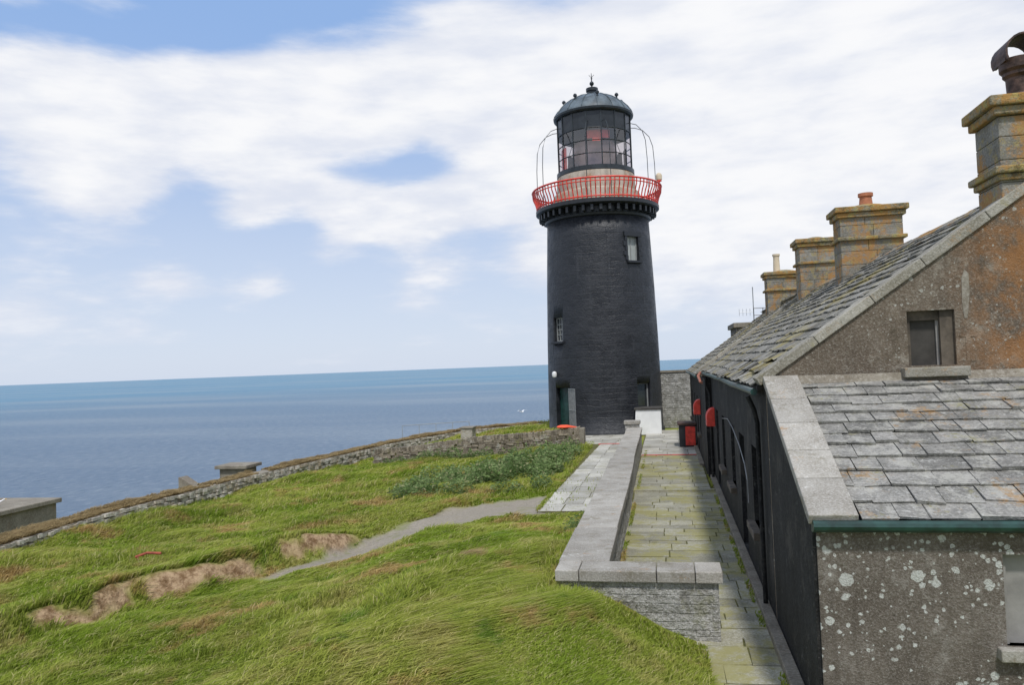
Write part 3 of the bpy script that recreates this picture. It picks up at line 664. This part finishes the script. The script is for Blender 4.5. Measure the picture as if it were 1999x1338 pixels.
def poly(r,z,off=0): return [Vector((TX+r*math.cos(2*math.pi*(i+.5)/NS+D),TY+r*math.sin(2*math.pi*(i+.5)/NS+D),z)) for i in range(NS)]
mu=Acc()
lo,hi=poly(R0,14.36),poly(R0,17.4)
for i in range(NS): mu.tube([lo[i],hi[i]],.035,6)
for z_ in (15.05,15.75,16.42):
    pts=poly(R0,z_)
    mu.tube(pts,.028,6,True)
mu.build('lantern_astragals',M['iron'],lh)
gl=Acc(); lo,hi=poly(R0-.02,14.38),poly(R0-.02,16.42)
gl.raw(lo+hi,[(i,(i+1)%NS,NS+(i+1)%NS,NS+i) for i in range(NS)]); gl.build('lantern_glass',M['glass'],lh)
bl=Acc(); lo,hi=poly(R0-.015,16.44),poly(R0-.015,17.38)
bl.raw(lo+hi,[(i,(i+1)%NS,NS+(i+1)%NS,NS+i) for i in range(NS)]); 
pb=simple('black_blanking_panel',(.02,.024,.028),.3,0,.3,2,.05); bl.build('lantern_upper_panels',pb,lh)
a=Acc(); a.lathe([(.9,14.4),(1.0,14.8),(1.2,15.1),(1.25,15.5),(1.15,15.95),(.8,16.3),(.2,16.5)],TX,TY,32); a.build('lens',M['lens'],lh,smooth=True)
a=Acc(); a.lathe([(1.9,14.12),(1.9,14.42),(.2,14.42)],TX,TY,32); a.build('lantern_floor',M['board'],lh)
a=Acc()
def arc(r,z0,z1,p0,p1,seg=8):
    vs=[];
    for i in range(seg+1):
        n,t=frame(p0+(p1-p0)*i/seg)
        for z_ in (z0,z1): vs.append(Vector((TX,TY,z_))+n*r)
    return vs,[(2*i,2*i+2,2*i+3,2*i+1) for i in range(seg)]
a.raw(*arc(1.85,14.5,15.7,-85,-56)); a.raw(*arc(1.6,15.95,16.4,-14,32)); a.raw(*arc(1.75,15.75,15.93,-3,12,4)); a.build('red_sector_screens',M['redin'],lh)
cm=simple('lantern_curtain',(.36,.30,.28),.8,0,.3,3,.3); vs=[];fs=[]
for i in range(37):
    n,t=frame(-90+i*5); rr_=1.72+.03*math.sin(i*2.4)
    for z_ in (14.45,15.7): vs.append(Vector((TX,TY,z_))-n*rr_)
fs=[(2*i,2*i+2,2*i+3,2*i+1) for i in range(36) if i%9!=4]
Acc().raw(vs,fs).build('curtain',cm,lh)
dp=[(2.22,17.5),(2.16,17.64),(1.98,17.90),(1.70,18.18),(1.35,18.42),(.95,18.62),(.55,18.75),(.34,18.80)]
a=Acc(); a.lathe(dp,TX,TY,32); a.build('lantern_dome',M['dome'],lh,smooth=True)
a=Acc()
for i in range(16):
    q=2*math.pi*(i+.5)/16; a.tube([(TX+(r_+.015)*math.cos(q),TY+(r_+.015)*math.sin(q),z_+.015) for r_,z_ in dp],.028,5)
a.build('dome_ribs',M['dome'],lh)
a=Acc()
a.lathe([(.26,18.78),(.26,19.02),(.34,19.04),(.34,19.20),(.30,19.22),(.12,19.26),(.05,19.3)],TX,TY,24)
a.lathe([(.02,19.28),(.05,19.3),(.04,19.36),(.11,19.42),(.13,19.5),(.09,19.58),(.03,19.63),(.03,19.75),(.055,19.78),(.02,19.84),(.01,20.1)],TX,TY,14)
a.tube([(TX-.14,TY,19.98),(TX,TY,19.82),(TX+.14,TY,19.98)],.015,5); a.tube([(TX,TY-.14,19.98),(TX,TY,19.82),(TX,TY+.14,19.98)],.015,5)
for i in range(8):
    q=2*math.pi*(i)/8+.25; r_=1.62; x_,y_=TX+r_*math.cos(q),TY+r_*math.sin(q)
    a.lathe([(.05,18.15),(.05,18.36),(.10,18.38),(.11,18.47),(.06,18.53),(.01,18.55)],x_,y_,10)
a.build('dome_vents_and_finial',M['iron'],lh,smooth=True)
a=Acc()
for phi in (-84,-60,-8,14,58,84,150,-150):
    n,t=frame(phi); c=Vector((TX,TY,0)); a.tube([c+n*r_+ZU*z_ for r_,z_ in ((3.30,12.35),(3.28,14.6),(3.22,15.6),(3.05,16.15),(2.7,16.55),(2.3,16.72),(2.08,16.74))],.020,6)
a.build('lantern_guard_rods',M['iron'],lh)
a=Acc(); n,t=frame(80); c=Vector((TX,TY,0))+n*3.5
a.lathe([(.05,13.3),(.05,13.55),(.14,13.57),(.14,13.62)],c.x,c.y,12); a.build('gallery_lamp_stand',M['red'],lh)
a=Acc(); a.lathe([(.12,13.62),(.16,13.66),(.17,13.9),(.12,14.0),(.03,14.05)],c.x,c.y,12); a.build('gallery_lamp',M['cream'],lh,smooth=True)
wb=empty('whitewashed_plinth')
Acc().prism([(-1.72,0),(-.36,0),(-.36,1.28),(-1.62,1.28)],'y',40.3,41.9).build('block',M['white'],wb,.02,fix=True)
box('slate_top',-1.70,-.3,40.24,41.95,1.28,1.36,'lichboard',wb,.01)
# ------------------------------------------------------------------ round-topped red boxes on the cottage wall, and grit box
def hosebox(y,xw,z0=1.76):
    e=empty('hose_reel_box'); w=.24; h=.54
    pts=[(xw,z0),(xw-w,z0),(xw-w,z0+.26)]+[(xw-w+w*(1-math.cos(q)),z0+.26+(h-.26)*math.sin(q)) for q in np.linspace(.2,math.pi/2,6)]
    Acc().prism(pts,'y',y,y+.62).build('case',M['red'],e,.01,fix=True)
    box('latch',xw-w-.02,xw-w,y+.28,y+.34,z0+.1,z0+.16,'galv',e); box('mounting_board',xw-.001,xw+.04,y-.03,y+.65,z0-.04,z0+h+.03,'iron',e)
hosebox(23.9,XH-.02); hosebox(29.0,1.15)
gb=empty('red_grit_box'); box('bin',.42,1.10,34.0,35.0,.06,.98,'black',gb,.02); box('red_front',.68,1.09,33.96,34.0,.12,.92,'red',gb,.01); box('lid',.36,1.13,33.9,35.1,.98,1.08,'rust',gb,.02)
# ------------------------------------------------------------------ boundary wall
def alongpoly(pts,step):
    out=[]
    for (x0,y0),(x1,y1) in zip(pts[:-1],pts[1:]):
        L=math.hypot(x1-x0,y1-y0); n=max(1,int(L/step))
        for i in range(n): out.append((x0+(x1-x0)*i/n,y0+(y1-y0)*i/n,(x1-x0)/L,(y1-y0)/L))
    return out
def zwall(y): return float(np.interp(y,[-10,17,30,42,50],[-.25,-.22,-.2,-.02,.1]))
bw=empty('cliff_boundary_wall'); rr=random.Random(9); a=Acc(); core=Acc(); cap=Acc()
pts=alongpoly(BW,.19)
for (x_,y_,dx,dy) in pts:
    t=Vector((dx,dy,0)); n=Vector((dy,-dx,0)); zt=zwall(y_)
    for k in range(5):
        h=.13; zc=zt-.08-h*k
        a.obox(Vector((x_+rr.uniform(-.05,.05),y_,zc+rr.uniform(-.02,.02)))+n*(.17+rr.uniform(-.03,.03)),(t+ZU*rr.uniform(-.12,.12)).normalized(),n,ZU,rr.uniform(.07,.11),.12,rr.uniform(.04,.062))
P2=[(p[0],p[1]) for p in BW]
for (x0,y0_),(x1,y1_) in zip(P2[:-1],P2[1:]):
    L=math.hypot(x1-x0,y1_-y0_); t=Vector((x1-x0,y1_-y0_,0))/L; n=Vector((t.y,-t.x,0)); z0_,z1_=zwall(y0_)-.02,zwall(y1_)-.02
    A_=Vector((x0,y0_,0));B_=Vector((x1,y1_,0))
    core.raw([A_+n*.24-ZU*1.6,B_+n*.24-ZU*1.6,B_-n*.5-ZU*1.6,A_-n*.5-ZU*1.6,A_+n*.24+ZU*z0_,B_+n*.24+ZU*z1_,B_-n*.5+ZU*z1_,A_-n*.5+ZU*z0_],[(3,2,1,0),(4,5,6,7),(0,1,5,4),(1,2,6,5),(2,3,7,6),(3,0,4,7)])
a.build('face_stones',M['rubblew'],bw); core.build('core',M['conc'],bw)
n=80000; ii=rng.integers(0,len(pts),n); pa=np.array(pts)
t_=rng.uniform(-.15,.15,n); s_=rng.uniform(-.16,.6,n)
x=pa[ii,0]+pa[ii,2]*t_-pa[ii,3]*s_; y=pa[ii,1]+pa[ii,3]*t_+pa[ii,2]*s_
z=np.interp(y,[-10,17,30,42,50],[-.25,-.22,-.2,-.02,.1])-.01
keep=fb(x,y,.8,40)>-.38; x,y,z=x[keep],y[keep],z[keep]
g=blades('wall_top_dry_grass',x,y,z,(.05+.12*rng.random(len(x)))*(1+1.2*np.clip(fb(x,y,1.1,41),-.5,1)),np.full(len(x),.012),1.3,MD); g.parent=bw
# ------------------------------------------------------------------ inner dry stone wall
iw=empty('dry_stone_garden_wall'); a=Acc(); up=Acc(); core=Acc(); rr=random.Random(12)
W0=Vector((-4.0,36.0,0)); W1=Vector((-13.6,35.2,0)); L=(W1-W0).length; t=(W1-W0)/L; n=Vector((-t.y,t.x,0))
if n.y>0: n=-n
def zt_(s): return .68-.78*(s/L)-.05*math.sin(s)
s=0
while s<L:
    w=rr.uniform(.05,.11); zt=zt_(s)
    up.obox(W0+t*(s+w/2)+ZU*(zt+.07+rr.uniform(-.02,.03))+n*rr.uniform(-.02,.02),(t+ZU*rr.uniform(-.2,.05)).normalized(),n,ZU,w/2*.9,.24,.10); s+=w
s=0
while s<L:
    zt=zt_(s)-.03; z=zt
    w=rr.uniform(.2,.42)
    while z>zt-1.1:
        h=rr.uniform(.06,.14); a.obox(W0+t*(s+w/2+rr.uniform(-.08,.08))+ZU*(z-h/2)+n*(.17+rr.uniform(-.03,.03)),t,n,ZU,w/2,.08,h/2-.006); z-=h
    s+=w*.95
core.raw([W0+n*.2-ZU,W1+n*.2-ZU*1.6,W1-n*.2-ZU*1.6,W0-n*.2-ZU,W0+n*.2+ZU*.63,W1+n*.2+ZU*(zt_(L)-.05),W1-n*.2+ZU*(zt_(L)-.05),W0-n*.2+ZU*.63],[(3,2,1,0),(4,5,6,7),(0,1,5,4),(1,2,6,5),(2,3,7,6),(3,0,4,7)])
a.build('wall_stones',M['rubble'],iw); up.build('upright_coping_stones',M['rubble'],iw); core.build('core',M['joint'],iw)
box('end_quoin',-4.02,-3.80,35.72,36.28,-.1,.80,'conc',iw,.03)
lj=empty('orange_life_jacket'); a=Acc(); a.lathe([(.05,.80),(.30,.81),(.36,.85),(.30,.91),(.18,.94),(.03,.92)],-4.75,36.0,18)
a.obox((-4.35,36,.84),(1,0,-.2),(0,1,0),(.2,0,1),.20,.16,.04); o=a.build('jacket',M['orange'],lj,.02,smooth=True)
# ------------------------------------------------------------------ cliff-side blocks
b1=empty('concrete_winch_block'); box('body',-18.75,-17.6,30.2,31.2,-2.2,-.12,'conc',b1,.02); box('cap',-18.9,-17.42,30.05,31.35,-.12,.02,'conc',b1,.02)
b2=empty('concrete_ramp_stub'); Acc().prism([(-19.75,-2.6),(-18.6,-2.6),(-18.6,-.95),(-18.95,-.70),(-19.65,-.26),(-19.75,-.26)],'y',28.8,29.3).build('wedge',M['conc'],b2,.02,fix=True)
b3=empty('flat_roofed_outbuilding'); box('walls',-36,-24.1,14,27.2,-12,-.98,'conc',b3); box('roof_slab',-36.2,-23.95,13.8,27.35,-.98,-.80,'conc',b3,.03)
b4=empty('stone_gate_pier'); box('pier',-10.95,-10.3,40.6,41.4,-.9,.5,'rubblew',b4,.03); box('cap',-11.0,-10.25,40.55,41.45,.5,.58,'conc',b4,.02)
cr=empty('cliff_path_railing'); a=Acc()
for i in range(5): a.tube([(-18.2+i*1.1,52+i*.4,-2.6),(-18.2+i*1.1,52+i*.4,-.12+.02*i)],.018)
a.tube([(-18.2,52,-.12),(-13.8,53.6,-.04)],.022); a.build('rails',M['frame'],cr)
rp=empty('rusty_pipe_offcut'); zz=float(hgt(np.array([-11.2]),np.array([15.3]))[0]); a=Acc(); a.tube([(-11.5,15.2,zz+.20),(-11.25,15.25,zz+.28),(-10.95,15.3,zz+.26)],.03,8); a.tube([(-11.45,15.2,zz-.2),(-11.45,15.2,zz+.20)],.022,6); a.build('pipe',simple('rusted_red_iron',(.30,.07,.04),.8),rp)
# ------------------------------------------------------------------ weeds
def weeds(name,cl,n,mat,size=.05):
    px=[];py=[];pz=[]
    for (cx_,cy_,rx,ry,h) in cl:
        k=int(n*rx*ry*h); r_=np.sqrt(rng.random(k)); q=rng.uniform(0,2*math.pi,k)
        x=cx_+rx*r_*np.cos(q); y=cy_+ry*r_*np.sin(q); top=h*np.sqrt(np.clip(1-r_**2,0.05,1))*(1+.8*vnoise(x,y,2.2,3)+.7*vnoise(x,y,6,4)); z=top*rng.random(k)**.55
        px.append(x);py.append(y);pz.append(z)
    x=np.concatenate(px);y=np.concatenate(py);z=np.concatenate(pz); ok=okgrass(x,y); x,y,z=x[ok],y[ok],z[ok]; g=hgt(x,y)
    m_=len(x); c=np.stack([x,y,g+z],1); d=rng.normal(size=(m_,3)); d[:,2]=np.abs(d[:,2])*.5; d/=np.linalg.norm(d,axis=1)[:,None]
    e=np.cross(d,rng.normal(size=(m_,3))); e/=np.linalg.norm(e,axis=1)[:,None]; s=size*rng.uniform(.6,1.4,m_)[:,None]
    Q=np.stack([c-d*s,c+e*s*.45,c+d*s,c-e*s*.45],1)
    me=bpy.data.meshes.new(name); me.vertices.add(m_*4); me.vertices.foreach_set('co',Q.ravel()); me.loops.add(m_*4); me.loops.foreach_set('vertex_index',np.arange(m_*4)); me.polygons.add(m_)
    me.polygons.foreach_set('loop_start',np.arange(0,m_*4,4)); me.polygons.foreach_set('loop_total',np.full(m_,4)); me.update(calc_edges=True)
    a=me.attributes.new('tip','FLOAT','POINT'); a.data.foreach_set('value',np.repeat(np.clip(z/.4,0,1),4))
    me.materials.append(mat); o=bpy.data.objects.new(name,me); COL.objects.link(o); return o
cl=[]
rr=random.Random(33)
for i in range(95):
    u_=rr.random(); cx_=-8.4+4.6*u_+rr.uniform(-.5,.5); cy_=23.6+rr.uniform(-1.0,10)*(.35+.65*u_)+u_*1.2
    cl.append((min(cx_,-3.9),cy_,rr.uniform(.3,.7),rr.uniform(.3,.7),rr.uniform(.25,.62)))
weeds('nettle_patch',cl,2400,MW,.055)
cl=[(-12.8+i*.42,34.6+rr.uniform(-.3,.2),.4,.4,rr.uniform(.3,.55)) for i in range(12)]+[(-9+i*.5,35.3,.35,.3,rr.uniform(.15,.35)) for i in range(9)]
weeds('wall_foot_weeds',cl,3000,MW,.05)
cl=[(-2.0+rr.uniform(-.15,.05),15.5+i*.5,.25,.3,rr.uniform(.15,.32)) for i in range(9)]
weeds('wall_side_weeds',cl,3500,MW,.035)
hx_,hy_=-3.35,12.2; n=3500; q=rng.uniform(0,6.28,n); r_=np.sqrt(rng.random(n)); x=hx_+.5*r_*np.cos(q); y=hy_+.26*r_*np.sin(q)
blades('dead_grass_heap',x,y,hgt(x,y)+.14*(1-r_),.10+.08*rng.random(n),np.full(n,.007),2.2,MD)
# ------------------------------------------------------------------ gulls
def gull(loc,flying,yaw):
    e=empty('seagull'); c=Vector(loc); d=Vector((math.cos(yaw),math.sin(yaw),0)); s=Vector((-d.y,d.x,0))
    a=Acc(); body=[(-.24,.01),(-.14,.05),(-.04,.075),(.08,.07),(.16,.04),(.20,.04),(.24,.045),(.28,.02)]
    vs=[];fs=[];N=10
    for k,(u,r_) in enumerate(body):
        up_=.0 if flying else (.10*max(0,(u-.1)/.15))
        for i in range(N):
            q=2*math.pi*i/N; vs.append(c+d*u+s*r_*math.cos(q)+ZU*(r_*math.sin(q)*.9+up_))
    for k in range(len(body)-1):
        for i in range(N): fs.append((k*N+i,k*N+(i+1)%N,(k+1)*N+(i+1)%N,(k+1)*N+i))
    fs+= [tuple(range(N)),tuple((len(body)-1)*N+i for i in range(N))]
    a.raw(vs,fs)
    for sg in (-1,1):
        if flying:
            w=[c+d*.10,c+d*.14+s*sg*.3+ZU*.16,c-d*.05+s*sg*.65+ZU*.10,c-d*.02+s*sg*.3+ZU*.15,c-d*.08]
            w2=[p_+ZU*.012 for p_ in w]; a.raw(w+w2,[(0,1,3,4),(1,2,3),(5,9,8,6),(6,8,7),(0,5,6,1),(1,6,7,2),(2,7,8,3),(3,8,9,4)])
    a.build('body',M['gull'],e,smooth=True)
    b=Acc(); h=.0 if flying else .12; b.tube([c+d*.27+ZU*h,c+d*.34+ZU*(h-.01)],.012,5)
    if not flying:
        for sg in(-1,1): b.tube([c+s*sg*.03-ZU*.05,c+s*sg*.03-ZU*.16],.008,5)
        f=Acc()
        for sg in (-1,1): f.obox(c-d*.06+s*sg*.07+ZU*.02,(d-ZU*.12).normalized(),s,ZU,.17,.012,.035)
        f.build('wings',M['galv'],e,.008)
    b.build('beak_and_legs',M['beak'],e)
gull((-13.4,72,-.6),True,2.5); gull((-25.0,25.3,-.64),False,.4)
# ------------------------------------------------------------------ sea
me=bpy.data.meshes.new('sea'); s=40000; me.from_pydata([(-s,-s,-40),(s,-s,-40),(s,s,-40),(-s,s,-40)],[],[(0,1,2,3)])
m_,t,p=newmat('sea_water'); o=t.obj()
sx=t.vm('MULTIPLY',o,(1,.45,1))
n1=t.noise(sx,.30,8,.7); n2=t.noise(sx,.02,5,.6); n3=t.noise(t.vm('MULTIPLY',o,(.4,1.6,1)),.0022,6,.6)
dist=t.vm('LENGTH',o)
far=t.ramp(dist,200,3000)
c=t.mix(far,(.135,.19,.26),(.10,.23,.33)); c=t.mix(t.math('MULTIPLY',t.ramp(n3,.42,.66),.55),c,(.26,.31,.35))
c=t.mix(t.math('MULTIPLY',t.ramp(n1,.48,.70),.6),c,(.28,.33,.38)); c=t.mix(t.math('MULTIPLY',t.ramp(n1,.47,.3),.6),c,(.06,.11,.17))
t.put(p.inputs['Base Color'],c); p.inputs['Roughness'].default_value=.5; p.inputs['IOR'].default_value=1.33; p.inputs['Specular IOR Level'].default_value=.35
t.put(p.inputs['Normal'],t.bump(n2,.5,6,t.bump(n1,1.,2.2)))
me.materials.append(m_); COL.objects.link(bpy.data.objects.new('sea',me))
# ------------------------------------------------------------------ light & sky
SUN=Vector((.16,-.60,1.0)).normalized(); el=math.asin(SUN.z); az=math.atan2(SUN.x,SUN.y)
ld=bpy.data.lights.new('sun','SUN'); ld.energy=2.8; ld.angle=math.radians(5); ld.color=(1,.97,.93)
lo=bpy.data.objects.new('sun',ld); COL.objects.link(lo); lo.rotation_euler=SUN.to_track_quat('Z','Y').to_euler(); lo.location=(10,-10,30)
w=bpy.data.worlds.new('World'); sc.world=w; w.use_nodes=True; t=NT(w.node_tree); bg=t.n['Background']; bg.inputs['Strength'].default_value=.1
sk=t.new('ShaderNodeTexSky',sky_type='NISHITA'); sk.sun_disc=False; sk.sun_elevation=el; sk.sun_rotation=az; sk.air_density=1.0; sk.dust_density=.6; sk.ozone_density=1.6
g=t.new('ShaderNodeTexCoord').outputs['Generated']; sp=t.new('ShaderNodeSeparateXYZ'); t.l.new(g,sp.inputs[0])
zc=t.math('MAXIMUM',sp.outputs[2],0.)
k=t.math('DIVIDE',1.,t.math('ADD',zc,.30))
cb=t.new('ShaderNodeCombineXYZ'); t.l.new(t.math('MULTIPLY',sp.outputs[0],k),cb.inputs[0]); t.l.new(t.math('MULTIPLY',sp.outputs[1],k),cb.inputs[1]); t.l.new(t.math('MULTIPLY',zc,5.),cb.inputs[2])
nA=t.noise(cb.outputs[0],2.2,9,.56,.15); nB=t.noise(t.vm('ADD',cb.outputs[0],(4,9,1)),5.5,6,.55)
def dirp(px,py):
    v=F*1525+R*(px-999.5)+U*(669-py); v.normalize(); return v
cov=None
for (px,py,r_,w_) in [(60,190,.16,1.),(300,230,.15,1.),(200,330,.12,.95),(540,170,.16,1.),(640,240,.13,1.),(470,290,.09,.8),(480,400,.08,.75),(580,350,.09,.8),(780,220,.14,1.),(950,90,.24,1.2),(1100,180,.20,1.1),(1500,120,.40,1.5),(1800,350,.38,1.4),(1450,450,.26,1.2),(780,420,.12,.95),(980,370,.15,1.1),(1250,420,.22,1.1),(680,420,.08,.8),(850,520,.10,.5),(1150,540,.16,.7),(60,620,.12,.6),(250,640,.07,.4),(330,560,.06,.42),(520,540,.06,.45),(640,490,.06,.5),(450,60,.08,-.35),(820,320,.06,-.25)]:
    d=dirp(px,py); v=t.vm('MULTIPLY',g,(1,1,1.6)); dd=t.vm('DISTANCE',v,(d.x,d.y,d.z*1.6))
    f=t.ramp(dd,r_,0.0,0,w_)
    cov=f if cov is None else (t.math('ADD',cov,f) if w_<0 else t.math('SUBTRACT',t.math('ADD',cov,f),t.math('MULTIPLY',t.math('MULTIPLY',cov,f),.55)))
fr=t.vm('DOT_PRODUCT',g,tuple(F)); gen=t.ramp(fr,.80,.55,0,.42)
cov=t.math('ADD',cov,gen)
dens=t.math('ADD',cov,t.math('MULTIPLY',t.math('SUBTRACT',nA,.5),1.9))
dens=t.math('ADD',dens,t.math('MULTIPLY',t.math('SUBTRACT',nB,.5),.5))
alpha=t.ramp(dens,.06,.66)
alpha=t.math('MULTIPLY',alpha,t.ramp(sp.outputs[2],.0,.14,.4,1))
shade=t.ramp(t.math('ADD',t.math('MULTIPLY',nB,.7),t.math('MULTIPLY',t.math('MINIMUM',dens,1.3),.20)),.34,.72)
cc=t.mix(shade,(7.4,7.8,8.8),(9.5,9.55,9.75))
grad=t.mix(t.ramp(sp.outputs[2],0.,.42),(6.7,7.5,9.0),(3.1,4.9,8.4))
skyc=t.mix(.88,sk.outputs[0],grad)
fin=t.mix(alpha,skyc,cc)
t.put(bg.inputs['Color'],fin)
